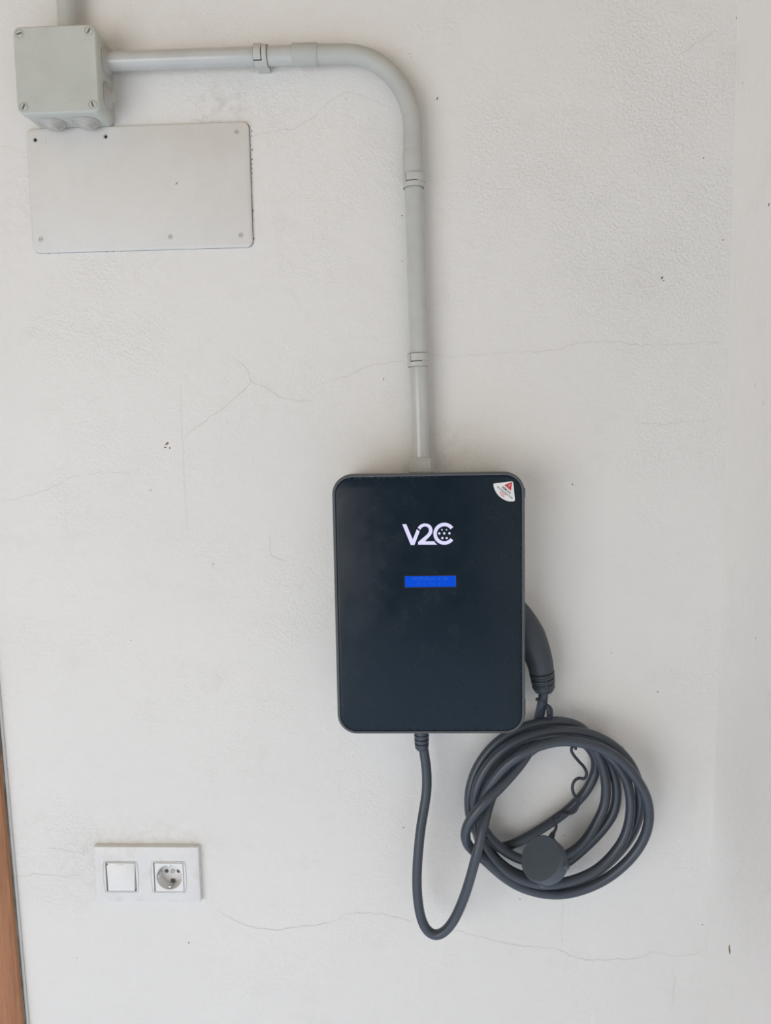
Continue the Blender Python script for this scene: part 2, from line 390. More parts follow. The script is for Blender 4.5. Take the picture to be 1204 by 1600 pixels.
def chip_right(y, z, s, m, asp=2.2):
    bm = bmesh.new(); x = np.interp(z, [q[1] for q in prof[::-1]], [q[0] for q in prof[::-1]])+0.02*(-y/3.2); a = []; b = []
    for k in range(9):
        t = 2*math.pi*k/9; rr = s*random.uniform(.6, 1.1)
        a.append(Vector((x-0.0005, y+rr*math.cos(t)*.8, z+asp*rr*math.sin(t)*.8))); b.append(Vector((x+.0004, y+rr*math.cos(t), z+asp*rr*math.sin(t))))
    rings(bm, [a, b]); obj('chip', bm, m, wall_right, smooth=False)

def on_right(px, py):
    d = fw*F + rt*(px-IW/2) - up*(py-IH/2)
    y = 0.0
    for _ in range(20):
        p = at(px, py, y); x = np.interp(p.z, [q[1] for q in prof[::-1]], [q[0] for q in prof[::-1]])+0.02*(-y/3.2)
        t = (x-CAM.x)/d.x; y = CAM.y+d.y*t
    return y, CAM.z+d.z*t
for x, y, s, m in ((1139, 1482, .0030, M_chipbrown), (1140, 1487, .0022, M_chip), (1180, 998, .0014, M_crack), (1160, 130, .0012, M_crack), (1180, 602, .0014, M_crack), (1192, 630, .0012, M_crack), (1201, 320, .0012, M_chip)):
    yy, zz = on_right(x, y); chip_right(yy, zz, s, m)

# ------------------------------------------------------------------ cover plate (painted) on the wall
def Rz(x0, x1, z0, z1): return (x0, x1, zc+z0, zc+z1)
pr = Rz(-0.5506, -0.2312, 0.2730, 0.4447)
t = thing('cover_plate', 'large white painted rectangular cover plate with six screws, below grey junction box', 'cover plate', ((pr[0]+pr[1])/2, 0, (pr[2]+pr[3])/2))
bm = bmesh.new(); rr_loft(bm, pr, 0.009, [(0, 0.0), (0, -0.0035), (0.0006, -0.0047), (0.002, -0.0055)]); obj('plate', bm, M_plate, t)
bm = bmesh.new(); rr_loft(bm, (pr[0]-.0003, pr[1]+.0009, pr[2]-.0004, pr[3]+.0004), 0.009, [(0, 0.0), (0, -0.0005)]); obj('shadow_gap', bm, M_gap_shade, t)
for (zx, zy), dark in (((104, 147), 1), ((435, 131), 1), ((1052, 109), 0), ((132, 614), 0), ((741, 602), 0), ((1072, 594), 0)):
    p = at(20+zx/3.01, 170+zy/3.01, -0.0055)
    bm = bmesh.new(); lathe(bm, p+Vector((0, .002, 0)), (0, -1, 0), [(0, .0036), (.0021, .0036), (.0025, .0031), (.0024, .0024), (.0015, .0021)], 18)
    s = obj('screw', bm, M_metal, t)
    bm = bmesh.new()
    if dark: lathe(bm, p+Vector((.0008, -.0002, -.0004)), (0, -1, 0), [(0, .0021), (.0005, .0021)], 14); obj('recess', bm, M_gap, s)
    else: box(bm, p+Vector((-.0018, -.0003, -.0004)), p+Vector((.0018, .0009, .0004))); obj('slot', bm, M_chip, s)
bm = bmesh.new(); q = catmull([at(x, y, -.0055) for x, y in ((72.5, 218), (71.5, 222), (70.5, 226))], .002); ribbon(bm, q, .0012); obj('scratch', bm, M_crack, t, smooth=False)
bm = bmesh.new(); q = catmull([at(x, y, -.0055) for x, y in ((274, 288), (276, 287), (278, 284))], .002); ribbon(bm, q, .0012); obj('scratch', bm, M_chip, t, smooth=False)

# ------------------------------------------------------------------ junction box
br_ = Rz(-0.5353, -0.4215, 0.4431, 0.5562); bd = 0.058
t = thing('junction_box', 'square grey plastic junction box with four corner screws on the lid', 'junction box', ((br_[0]+br_[1])/2, 0, (br_[2]+br_[3])/2))
bm = bmesh.new(); rr_loft(bm, br_, 0.010, [(0.0012, 0.0), (0.0012, -0.0425), (0.0022, -0.0430), (0.0022, -0.0440)]); obj('body', bm, M_box, t)
bm = bmesh.new(); rr_loft(bm, br_, 0.010, [(0.0, -0.0438), (0.0, -bd+0.003), (0.0007, -bd+0.0012), (0.0022, -bd)]); lid = obj('lid', bm, M_box, t)
for sx, sz, ang in ((0, 1, .3), (1, 1, 1.0), (0, 0, 1.1), (1, 0, 1.9)):
    c = Vector((br_[sx]+(0.0095 if sx == 0 else -0.0095), -bd, br_[2+sz]+(0.0095 if sz == 0 else -0.0095)))
    bm = bmesh.new(); lathe(bm, c+Vector((0, .004, 0)), (0, -1, 0), [(0, .0066), (.0044, .0066), (.0044, .0058), (.0038, .0057)], 24, True, False)
    lathe(bm, c+Vector((0, .004, 0)), (0, -1, 0), [(0, .0050), (.0040, .0050), (.0046, .0044)], 24)
    s = obj('screw', bm, M_box, t)
    bm = bmesh.new(); d = Vector((math.cos(ang), 0, math.sin(ang))); n = Vector((-d.z, 0, d.x))
    prism(bm, [c+d*.0036+n*.0011-Vector((0, .0008, 0)), c-d*.0036+n*.0011-Vector((0, .0008, 0)), c-d*.0036-n*.0011-Vector((0, .0008, 0)), c+d*.0036-n*.0011-Vector((0, .0008, 0))], .001)
    obj('slot', bm, M_chip, s, smooth=False)
    bm = bmesh.new(); lathe(bm, c+Vector((0, .001, 0)), (0, -1, 0), [(0, .0057), (.0013, .0057), (.0013, .0051), (0, .0051)], 24, False, False); obj('groove', bm, M_screwp, s)
def grommet(c, ax, hole=0.0):
    bm = bmesh.new(); P = [(-.002, .0190), (.0016, .0190), (.0022, .0180)]
    for k in range(4):
        r = .0172-k*.0030; P += [(.0016+k*.0017, r), (.0036+k*.0017, r-.0006), (.0038+k*.0017, r-.0016)]
    if hole: P = [p for p in P if p[1] > hole]
    lathe(bm, c, ax, P, 32); return obj('grommet', bm, M_gromm, t)
gy = -0.0235
p1, p2 = at(170, 97, gy), at(175, 148, gy)
grommet(Vector((br_[1]-.0012, gy, p1.z)), (1, 0, 0), 0.0128); grommet(Vector((br_[1]-.0012, gy, p1.z-0.046)), (1, 0, 0))
pb = at(87, 196, gy)
xg1 = br_[0]+0.0325; xg2 = br_[1]-0.0335
grommet(Vector((xg1, gy, br_[2]+.0012)), (0, 0, -1)); grommet(Vector((xg2, gy, br_[2]+.0012)), (0, 0, -1))
for c, r in (((52, 155), .004),):
    bm = bmesh.new(); lathe(bm, at(*c, -bd)+Vector((0, .0005, 0)), (0, -1, 0), [(0, .0048), (.00075, .0048), (.00075, .0042), (0, .0042)], 24, False, False); obj('moulded_mark', bm, M_box, lid)
bm = bmesh.new()
for x in (108.5, 114, 118, 122, 126, 130, 134):
    a = at(x, 156-(x-108)*.03, -bd); w = .0022 if x < 110 else .0008
    box(bm, (a.x-w, -bd-.0002, a.z-.0022 if x < 110 else a.z-.0010), (a.x+w, -bd+.0005, a.z+.0022 if x < 110 else a.z+.0010))
obj('moulded_mark', bm, M_box, lid, smooth=False)

# ------------------------------------------------------------------ conduit run
PR = 0.0125
def dirpt(a, b, k): return a+(b-a)*k
# pipe going up from the box
c0 = at(103, 0, gy); c1 = at(104.5, 36, gy)
bm = bmesh.new(); top = Vector((c0.x, gy, ZT-0.0005)); tube(bm, [Vector((c0.x, gy, br_[3]-.0015)), Vector((c0.x, gy, 2.3)), top], PR, 28)
tag(obj('conduit_pipe', bm, M_grey, origin=(c0.x, gy, br_[3])), 'grey conduit pipe rising out of the top of the junction box', 'pipe')
# horizontal pipe from the box
h0 = Vector((br_[1]-.0010, gy, at(175, 96.3, gy).z)); h1 = at(470, 85.8, gy)
bm = bmesh.new(); tube(bm, [h0, dirpt(h0, h1, .5), h1], PR, 28)
tag(obj('conduit_pipe', bm, M_grey, origin=h0), 'glossy grey horizontal conduit pipe from junction box to the bend', 'pipe')
# bend with socket ends
b0 = at(457, 86.2, gy); b1 = at(497, 85.2, gy); b2 = at(535, 85.0, gy); b3 = at(644.3, 200, gy); b4 = at(644.5, 236, gy); b5 = at(645.0, 281, gy)
th = thing('conduit_bend', 'matt grey ninety degree conduit bend with wider socket end', 'pipe bend', tuple(b2))
R_ = b3.x-b2.x; Rv = b2.z-b3.z
arc = [Vector((b2.x+R_*math.sin(a), gy, b2.z-Rv*(1-math.cos(a)))) for a in [math.pi/2*k/28 for k in range(29)]]
path = [dirpt(b0, b1, .8), b1, dirpt(b1, b2, .5)]+arc+[dirpt(b3, b4, .5), b4]
bm = bmesh.new(); tube(bm, path, 0.0129, 28); obj('elbow', bm, M_bend, th)
def sleeve(a, b, r, name='socket'):
    L = (b-a).length
    bm = bmesh.new(); lathe(bm, a, b-a, [(0, PR+.0002), (0, r-.0004), (.0006, r), (L-.003, r), (L-.001, r-.0006), (L, PR+.0006)], 32); return bm
obj('socket', sleeve(b0, b1, .0146), M_bend, th); obj('socket', sleeve(b5, b4, .0139), M_bend, th)
# vertical pipe down to the charger
v0 = at(644.8, 262, gy); v1 = at(659.2, 735, gy)
bm = bmesh.new(); tube(bm, [v0, dirpt(v0, v1, .5), v1], PR, 28)
tag(obj('conduit_pipe', bm, M_grey, origin=v0), 'grey vertical conduit pipe from the bend down to black charger', 'pipe')
# saddle clips
def make_clip(c, ax, label, flip=1):
    """c: centre on the pipe axis; ax: pipe direction"""
    t_, a_, b_ = frame_of(Vector(ax), Vector((0, 1, 0)))
    out = Vector((0, -1, 0)); side = ax.normalized().cross(out).normalized()*flip; ax = ax.normalized()
    th = thing('conduit_clip', label, 'pipe clip', tuple(c), 'grey clips holding the conduit to the wall')
    w = .0088; r0, r1 = PR+.0003, PR+.0021
    if abs(ax.x) < .5: r0 += .0; 
    def ring(a0, a1, r0, r1, w0, w1, m, nm, par):
        bm = bmesh.new(); rs = []
        n = 24
        for k in range(n+1):
            a = math.radians(a0+(a1-a0)*k/n); d = out*math.cos(a)+side*math.sin(a)
            rs.append([c+d*r0+ax*w0, c+d*r1+ax*w0, c+d*r1+ax*w1, c+d*r0+ax*w1])
        rings(bm, rs); return obj(nm, bm, m, par)
    bnd = ring(-150, 150, r0, r1, -w, w, M_clip, 'band', th)
    ring(-38, 100, r1-.0002, r1+.0013, -w+.0002, w*.15, M_clip, 'latch', th)
    ring(-38, 20, r1-.0002, r1+.0012, w*.30, w-.0002, M_clip, 'latch', th)
    ring(-44, -37, r1-.0001, r1+.0003, -w, w*.3, M_gap, 'latch_gap', bnd)
    ring(-44, 22, r1-.0001, r1+.0003, w*.16, w*.29, M_gap, 'latch_gap', bnd)
    for e in (-1, 1): ring(-105, 105, r0, r1-.0006, e*w, e*(w+.0007), M_gap_shade, 'edge_shade', bnd)  # dark rims painted in as the shadow line between band and pipe
    bm = bmesh.new()
    hw = .0125; base = []
    for dy, k in ((c.y*-1-.0005, 1.0), (c.y*-1-.006, 1.0), (PR*.72, .8)):
        ring_ = []
        for sa, sb in ((-1, -1), (1, -1), (1, 1), (-1, 1)):
            ring_.append(Vector((c.x, -(-c.y-dy) if False else c.y+dy, c.z))+side*hw*k*sa+ax*w*.95*sb)
        base.append(ring_)
    rings(bm, base); obj('foot', bm, M_clip, th, smooth=False)
    return th
make_clip(at(408, 88, gy), (h1-h0), 'grey clip on the horizontal conduit pipe beside the bend', -1)
make_clip(at(645.5, 284, gy), (v1-v0), 'grey clip at the lower end of the conduit bend', -1)
make_clip(at(652.6, 563, gy), (v1-v0), 'grey clip halfway along the vertical conduit pipe above the charger', -1)

# ------------------------------------------------------------------ wall charger
cr = Rz(-0.1159, 0.1412, -0.4085, -0.0496); CD = 0.100
CRAD = 0.027
wc = thing('wall_charger', 'black glossy wall charger with lit white logo and blue display', 'charger', ((cr[0]+cr[1])/2, 0, (cr[2]+cr[3])/2))
bm = bmesh.new(); rr_loft(bm, cr, CRAD, [(0.012, 0.0), (0.004, -0.004), (0.0025, -0.020), (0.0022, -0.082)], 12); obj('housing', bm, M_house, wc)
bm = bmesh.new(); rr_loft(bm, cr, CRAD, [(0.0022, -0.0815), (0.0, -0.084), (0.0, -0.0975), (0.0008, -0.0993), (0.0022, -0.1002), (0.0036, -0.1000), (0.0042, -0.0990), (0.0042, -0.0950)], 12, True, True)
bez = obj('bezel', bm, M_bezel, wc)
bm = bmesh.new(); rr_loft(bm, cr, CRAD, [(0.0045, -0.0945), (0.0045, -0.0985), (0.0052, -0.0990), (0.0065, -0.0992)], 12); gl = obj('front_panel', bm, M_glass, wc)
GY = -0.0992
for z, sx, L in ((zc-0.078, 1, .0125), (zc-0.372, 1, .022)):
    bm = bmesh.new(); x = cr[1]-.0004 if sx else cr[0]-.0010; box(bm, (x, -.096, z-L/2), (x+.0014, -.088, z+L/2), .0004); obj('side_clip', bm, M_bezel, bez)
# bubbles and lifted bits along the edge of the protective film
def film(px, py, w, h):
    p = at(px, py, GY); bm = bmesh.new(); n = 10
    rings(bm, [[p+Vector((k*w*math.cos(2*math.pi*i/n), y, k*h*math.sin(2*math.pi*i/n))) for i in range(n)] for k, y in ((1, .0002), (.8, -.0001), (.35, -.00035))]); obj('film_bubble', bm, M_glass, gl)
for x in range(546, 690, 9): film(x+random.uniform(-2, 2), 747.2-(x-546)*.02, .0028, .0016)
for y in range(850, 1100, 11): film(814.6+(y-850)*.006, y+random.uniform(-3, 3), .0012, .0030*random.uniform(.6, 1.2))
for x in range(590, 800, 10):
    if random.random() < .8: film(x+random.uniform(-3, 3), 1139+random.uniform(-1.5, 1.5), .0032*random.uniform(.5, 1.1), .0014)
film(788, 746, .006, .002); film(795, 748, .003, .003)
# lit logo
LY = GY-.0002
def zl(x, y): return at(600+x/8.6, 790+y/8.6, LY)
def flat(name, pts, m, par, dep=.0003):
    bm = bmesh.new(); prism(bm, pts, dep); return obj(name, bm, m, par, smooth=False)
lg = flat('logo', [zl(*p) for p in ((242, 250), (297, 250), (383, 455), (438, 318), (476, 348), (405, 530), (357, 530))], M_logo, wc)
flat('logo', [zl(*p) for p in ((449, 296), (464, 277), (483, 260), (505, 248), (530, 241), (555, 240), (582, 244), (606, 254), (626, 271), (641, 294), (648, 320), (647, 347), (640, 372), (627, 395), (610, 416), (546, 480), (672, 480), (688, 505), (712, 525), (455, 525), (455, 490), (572, 390), (590, 368), (600, 345), (601, 322), (594, 303), (582, 291), (566, 283), (550, 280), (532, 282), (514, 290), (500, 301), (482, 326))], M_logo, wc)
cpts = []
A0 = math.radians(36.5)
for k in range(41):
    a = A0+(2*math.pi-2*A0)*k/40; cpts.append((808+148*math.cos(a), 378-148*math.sin(a)))
for k in range(41):
    a = A0+(2*math.pi-2*A0)*(40-k)/40; cpts.append((808+101*math.cos(a), 378-101*math.sin(a)))
flat('logo', [zl(*p) for p in cpts], M_logo, wc)
for x, y, r in ((776, 326, 11), (836, 326, 10), (740, 375, 16), (806, 374, 16), (876, 373, 16), (781, 436, 16), (839, 436, 15)):
    flat('logo_dot', [zl(x+r*math.cos(2*math.pi*k/12), y+r*math.sin(2*math.pi*k/12)) for k in range(12)], M_logo, wc)
# display
a, b = at(632.2, 901, LY), at(712, 916, LY)
z0, z1 = at(672, 917.2, LY).z, at(672, 900, LY).z
bm = bmesh.new(); box(bm, (a.x-.0016, LY+.0001, z0-.0016), (b.x+.0016, LY+.0006, z1+.0016)); obj('display_frame', bm, M_gap, wc, smooth=False)
bm = bmesh.new(); box(bm, (a.x, LY-.0001, z0), (b.x, LY+.0005, z1)); ds = obj('display', bm, M_lcd, wc, smooth=False)
for row, (zy, xs) in enumerate(((0.77, range(14)), (0.30, (2, 4, 6, 8, 10)))):
    bm = bmesh.new()
    for i in xs:
        if row == 0 and i in (9, 11): continue
        x = a.x+.0125+i*.0034; z = z0+(z1-z0)*zy
        for sx, sz, w, h in random.sample([(-.0009, 0, .0003, .0019), (.0009, 0, .0003, .0019), (0, .0017, .0011, .0003), (0, 0, .0011, .0003), (0, -.0017, .0011, .0003)], 3 if row == 0 else 2):
            box(bm, (x+sx-w, LY-.0002, z+sz-h), (x+sx+w, LY, z+sz+h))
    obj('display_text', bm, M_lcdtext, ds, smooth=False)
bm = bmesh.new(); box(bm, (b.x-.0012, LY-.0002, z0+.001), (b.x-.0006, LY, z1-.001)); obj('display_glint', bm, M_lcdtext, ds, smooth=False)
# warning sticker
SY = GY-.0003
def zs(x, y, Y=SY): return at(750+x/15.05, 730+y/15.05, Y)
out = [(308, 402), (318, 388), (335, 381), (735, 334), (760, 342), (774, 362), (815, 765), (808, 790), (785, 802), (700, 806), (640, 796), (570, 770), (500, 728), (440, 680), (395, 628), (355, 562), (325, 490), (310, 430)]
st = flat('sticker', [zs(*p) for p in out], M_stick, wc, .0003)
flat('warning_triangle', [zs(x, y, SY-.0001) for x, y in ((572, 424), (580, 412), (738, 350), (748, 358), (722, 545), (712, 548))], M_red, st, .0002)
flat('exclamation_mark', [zs(x, y, SY-.0002) for x, y in ((672, 440), (700, 392), (714, 402), (682, 448))], M_stick, st, .0002)
flat('exclamation_mark', [zs(x, y, SY-.0002) for x, y in ((652, 462), (662, 452), (672, 460), (662, 472))], M_stick, st, .0002)
def text(body, A, B, m, par, name, hgt=None):
    """lettering fitted between two points of the sticker, reading from A to B"""
    cu = bpy.data.curves.new(name, 'FONT'); cu.body = body; cu.resolution_u = 2; cu.offset = 0.018
    tmp = bpy.data.objects.new(name, cu); C.objects.link(tmp)
    dg = bpy.context.evaluated_depsgraph_get(); dg.update()
    me = bpy.data.meshes.new_from_object(tmp.evaluated_get(dg)); bpy.data.objects.remove(tmp); bpy.data.curves.remove(cu)
    xs = [v.co.x for v in me.vertices]; ys = [v.co.y for v in me.vertices]; w = max(xs)-min(xs); h = max(ys)-min(ys)
    d = B-A; k = d.length/w; dn = d.normalized(); n = Vector((-dn.z, 0, dn.x)); kh = (hgt/h) if hgt else k
    for v in me.vertices:
        q = A+dn*(v.co.x-min(xs))*k+n*(v.co.y-min(ys))*kh; v.co = Vector((q.x, q.y, q.z))-Vector(par['base'])
    me.materials.clear(); me.materials.append(m)
    o = bpy.data.objects.new(name, me); C.objects.link(o); o.parent = par; o['base'] = par['base']; return o
text('REMOVE', zs(505, 480, SY-.0002), zs(695, 640, SY-.0002), M_ink, st, 'sticker_text', .0030)
text('PROTECTION FILM', zs(388, 470, SY-.0002), zs(742, 748, SY-.0002), M_ink, st, 'sticker_text', .0019)
text('V2C', zs(430, 615, SY-.0002), zs(560, 715, SY-.0002), M_redp, st, 'sticker_text', .0050)
# conduit fitting on the charger
g = at(659.5, 735, gy); zt = cr[3]
hx = thing('conduit_fitting', 'light grey hexagonal conduit fitting on top of the charger', 'fitting', (g.x, gy, zt))
bm = bmesh.new(); rings(bm, [[Vector((g.x+r*math.cos(math.pi/3*k+.15), gy+r*math.sin(math.pi/3*k+.15), z)) for k in range(6)] for r, z in ((.0180, zt-.002), (.0186, zt-.001), (.0186, zt+.0155), (.0178, zt+.0168))]); obj('hex_nut', bm, M_grey, hx, smooth=False)
bm = bmesh.new(); lathe(bm, (g.x, gy, zt+.016), (0, 0, 1), [(0, .0160), (.0022, .0158), (.0034, .0140), (.0034, .0126)], 28); obj('collar', bm, M_grey, hx)

# cable gland under the charger
def cc(x, y, Y): return at(620+x/2.867, 1080+y/2.867, Y)
gp = cc(110, 200, -.048); ge = cc(115, 262, -.048)
bm = bmesh.new(); z_top = cr[2]+.004
L = z_top-ge.z
lathe(bm, (gp.x, -.048, ge.z), (0, 0, 1), [(0, .0074), (.0012, .0082), (.0035, .0099), (.0095, .0103), (.0100, .0088), (.0112, .0088), (.0117, .0103), (.0160, .0105), (.0165, .0089), (.0177, .0089), (.0182, .0106), (.0225, .0109), (.0230, .0092), (L, .0092)], 28)
obj('cable_gland', bm, M_rubber, wc)

# ------------------------------------------------------------------ charging cable
ch = thing('charging_cable', 'coiled black charging cable hanging from the charger with connector and dust cap', 'cable', tuple(cc(650, 500, -.02)))
CR = 0.0071
way = [  # crop position and distance from the wall (mm)
 # gland, hanging loop, up in front of the coil, then the inner strand running down to the left
 (113, 222, 48), (119, 262, 48), (127, 310, 49), (133, 370, 50), (133, 440, 51), (122, 520, 53), (108, 600, 55), (98, 690, 57), (91, 780, 58), (89, 870, 59), (95, 950, 60), (108, 1020, 61), (130, 1070, 62), (163, 1097, 64), (200, 1088, 66), (240, 1048, 69), (275, 985, 73), (305, 910, 78), (330, 830, 83), (350, 755, 86), (372, 670, 85), (390, 590, 78), (405, 530, 66), (424, 470, 52), (455, 415, 44), (510, 350, 38), (575, 285, 32), (680, 222, 24), (780, 212, 20), (850, 240, 17), (888, 300, 15), (888, 360, 14), (855, 435, 14), (790, 510, 14), (720, 567, 14), (640, 620, 15), (540, 677, 17), (460, 702, 18), (405, 688, 20), (355, 630, 28),
 # outermost strand over the top
 (327, 560, 36), (322, 480, 40), (333, 410, 40), (368, 325, 40), (435, 240, 40), (525, 178, 40), (620, 146, 40), (710, 134, 40), (790, 146, 39), (845, 180, 37), (882, 250, 34), (920, 335, 33), (936, 425, 33), (928, 515, 33), (888, 600, 34), (828, 686, 34), (750, 740, 33), (640, 768, 33), (550, 752, 34), (480, 715, 38), (420, 662, 44), (380, 600, 50), (354, 540, 54),
 # second strand over the top
 (348, 490, 56), (357, 430, 57), (398, 345, 57), (468, 267, 57), (560, 212, 57), (650, 186, 57), (750, 177, 57), (860, 191, 56), (960, 238, 54), (1040, 318, 50), (1078, 400, 46), (1090, 475, 43), (1086, 545, 40), (1060, 625, 36), (1015, 695, 33), (950, 765, 31), (865, 828, 30), (750, 866, 30), (640, 870, 30), (540, 840, 28), (450, 785, 25), (392, 715, 22), (358, 640, 20), (345, 555, 20), (352, 470, 21), (385, 380, 22), (455, 290, 22), (560, 226, 22), (700, 195, 22), (820, 212, 23), (922, 286, 24), (970, 368, 25), (985, 458, 26), (968, 549, 26), (912, 629, 26), (842, 700, 26), (760, 768, 28), (660, 818, 32), (565, 828, 36), (480, 785, 38), (415, 718, 34), (374, 650, 24), (360, 560, 12), (370, 450, 10), (415, 355, 9), (500, 280, 9), (600, 230, 9), (720, 206, 10), (840, 225, 20), (925, 270, 34), (988, 330, 42), (1028, 400, 46), (1046, 486, 48), (1042, 572, 49), (1018, 658, 50), (956, 745, 51), (876, 812, 52), (750, 858, 52), (655, 868, 52), (560, 846, 53), (485, 806, 54), (430, 755, 55), (385, 685, 56),
 # third, foremost strand over the top
 (364, 612, 57), (366, 545, 58), (380, 490, 60), (402, 440, 64), (437, 389, 68), (486, 333, 72), (540, 292, 75), (605, 256, 75), (684, 230, 75), (758, 222, 75), (860, 238, 75), (935, 265, 75), (1010, 315, 74), (1072, 392, 72), (1115, 470, 69), (1129, 560, 66), (1112, 645, 63), (1060, 732, 60), (973, 815, 56), (876, 872, 53), (750, 908, 50), (655, 906, 49), (560, 880, 50), (485, 838, 54), (428, 790, 58), (385, 750, 62),
 # tight turn at the left, crossing the coil and passing behind it up to the connector
 (345, 718, 65), (315, 690, 68), (303, 648, 71), (314, 602, 74), (347, 550, 76), (396, 494, 76), (445, 447, 72), (494, 396, 66), (538, 345, 60), (574, 298, 52), (600, 250, 42), (620, 195, 28), (632, 140, 26), (640, 95, 36), (652, 50, 44), (657, 10, 46), (656, -15, 47)]
path = smooth_path(catmull([cc(x, y, -d/1000) for x, y, d in way], .003), 14)
bm = bmesh.new(); tube(bm, path, CR, 16); obj('cable', bm, M_rubber, ch)

# connector handle pushed into the holster beside the charger
def ck(x, y, Y): return at(780+x/6.15, 900+y/6.15, Y)
cl = catmull([ck(x, y, -d/1000) for x, y, d in ((424, 1115, 47), (420, 1040, 47), (408, 940, 48), (384, 820, 48), (340, 690, 48), (275, 550, 48), (190, 420, 46), (95, 310, 44))], .0025)
n = len(cl); rad = []
for i in range(n):
    k = i/(n-1); rad.append(0.0148+0.0075*min(1, k*1.6)**1.0)
rad[0] = .0118; rad[1] = .0138
cn = obj('connector_handle', tube(bmesh.new(), cl, rad, 32), M_hard, ch)
for i, w in ((3, 1), (6, 1), (9, 1), (11, 0)):
    p, d = cl[i], (cl[i+1]-cl[i-1]).normalized(); r = rad[i]
    bm = bmesh.new(); lathe(bm, p-d*.0016, d, [(0, r-.0012), (.0003, r+.0005), (.0022, r+.0008), (.0030, r+.0001), (.0032, r-.0012)] if w else [(0, r-.001), (.0006, r+.0005), (.0012, r-.001)], 32); obj('grip_ring', bm, M_hard, cn)
for i in (5, 8, 11):
    p, d = cl[i], (cl[i+1]-cl[i-1]).normalized(); r = rad[i]-.0002
    bm = bmesh.new(); lathe(bm, p-d*.0009, d, [(0, r-.001), (.0002, r+.0006), (.0017, r+.0006), (.0019, r-.001)], 32); obj('grip_groove', bm, M_groove, cn)
bm = bmesh.new(); hp = [cl[i]+(Vector((0, -1, 0)))*(rad[i]+.0006)+Vector((.002, 0, 0)) for i in range(1, 12)]; tube(bm, hp, .0010, 8); obj('seam', bm, M_hard, cn)
hs = cl[-1]

# retaining strap of the dust cap, its clip on the cable and the cap itself
q = catmull([ck(x, y, -d/1000) for x, y, d in ((362, 1180, 54), (385, 1190, 57), (415, 1215, 58), (440, 1240, 56), (455, 1262, 50))], .0015)
bm = bmesh.new(); tube(bm, q, .0013, 8); lathe(bm, q[0]-Vector((.002, 0, 0)), (1, 0, -.4), [(0, .0012), (.0008, .0024), (.003, .0024), (.004, .0012)], 12); obj('strap_loop', bm, M_strap, ch)
bm = bmesh.new(); rings_pts = []
a_, b_ = ck(462, 1240, -.050), ck(482, 1350, -.046)
tube(bm, [ck(450, 1235, -.052), ck(468, 1255, -.052), ck(482, 1290, -.051), ck(484, 1330, -.049), ck(478, 1370, -.046)], [.0022, .0036, .0046, .0046, .0036], 12)
cpo = obj('strap_clip', bm, M_strap, ch)
bm = bmesh.new(); tube(bm, catmull([ck(x, y, -.0555) for x, y in ((470, 1262, ), (498, 1268), (506, 1300), (500, 1345), (478, 1350))], .002), .0012, 8); obj('clip_loop', bm, M_strap, cpo)
sp = [(800, 258, 60), (797, 246, 64), (785, 247, 66), (780, 260, 66), (788, 282, 60), (812, 312, 50), (838, 342, 40), (849, 372, 34), (838, 394, 32), (818, 388, 33), (797, 398, 35), (785, 425, 35), (789, 455, 34), (803, 480, 31), (810, 510, 29), (795, 540, 28), (765, 550, 27), (735, 545, 27), (708, 556, 28), (696, 572, 31), (702, 588, 40), (712, 602, 54), (708, 622, 70), (697, 640, 84), (690, 656, 90)]
path = smooth_path(catmull([cc(x, y, -d/1000) for x, y, d in sp], .002), 2)
rads = [.0022]*len(path)
for k in range(7): rads[-1-k] = .0044-.0003*k
obj('cap_strap', tube(bmesh.new(), path, rads, 10), M_strap, ch)
cf = cc(643, 748, -.104)
tc = (CAM-cf).normalized(); lf = tc.cross(Vector((0, 0, 1))).normalized(); uu = lf.cross(tc)*-1
uu = uu if uu.z > 0 else -uu; lf = lf if lf.x < 0 else -lf
ax = (tc*math.cos(math.radians(34))+(lf*.89+uu*.45)*math.sin(math.radians(34))).normalized()   # the face looks up and to the left
bm = bmesh.new()
lathe(bm, cf, -ax, [(0.0006, .0), (0.0002, .0270), (0.0, .0300), (.0008, .0313), (.0030, .0318), (.0052, .0310), (.0075, .0312), (.0190, .0305), (.0215, .0296), (.0225, .0270), (.0300, .0255), (.0310, .0235)], 48, False, True)
cp = obj('dust_cap', bm, M_cap, ch)
t_, a1, b1 = frame_of(-ax)
for ang in (12, -78, 100, 200):
    d = a1*math.cos(math.radians(ang))+b1*math.sin(math.radians(ang))
    bm = bmesh.new(); lathe(bm, cf-ax*.010+d*.0295, -ax, [(0, .003), (.001, .0042), (.011, .0042), (.013, .003)], 14); obj('cap_lug', bm, M_cap, cp)

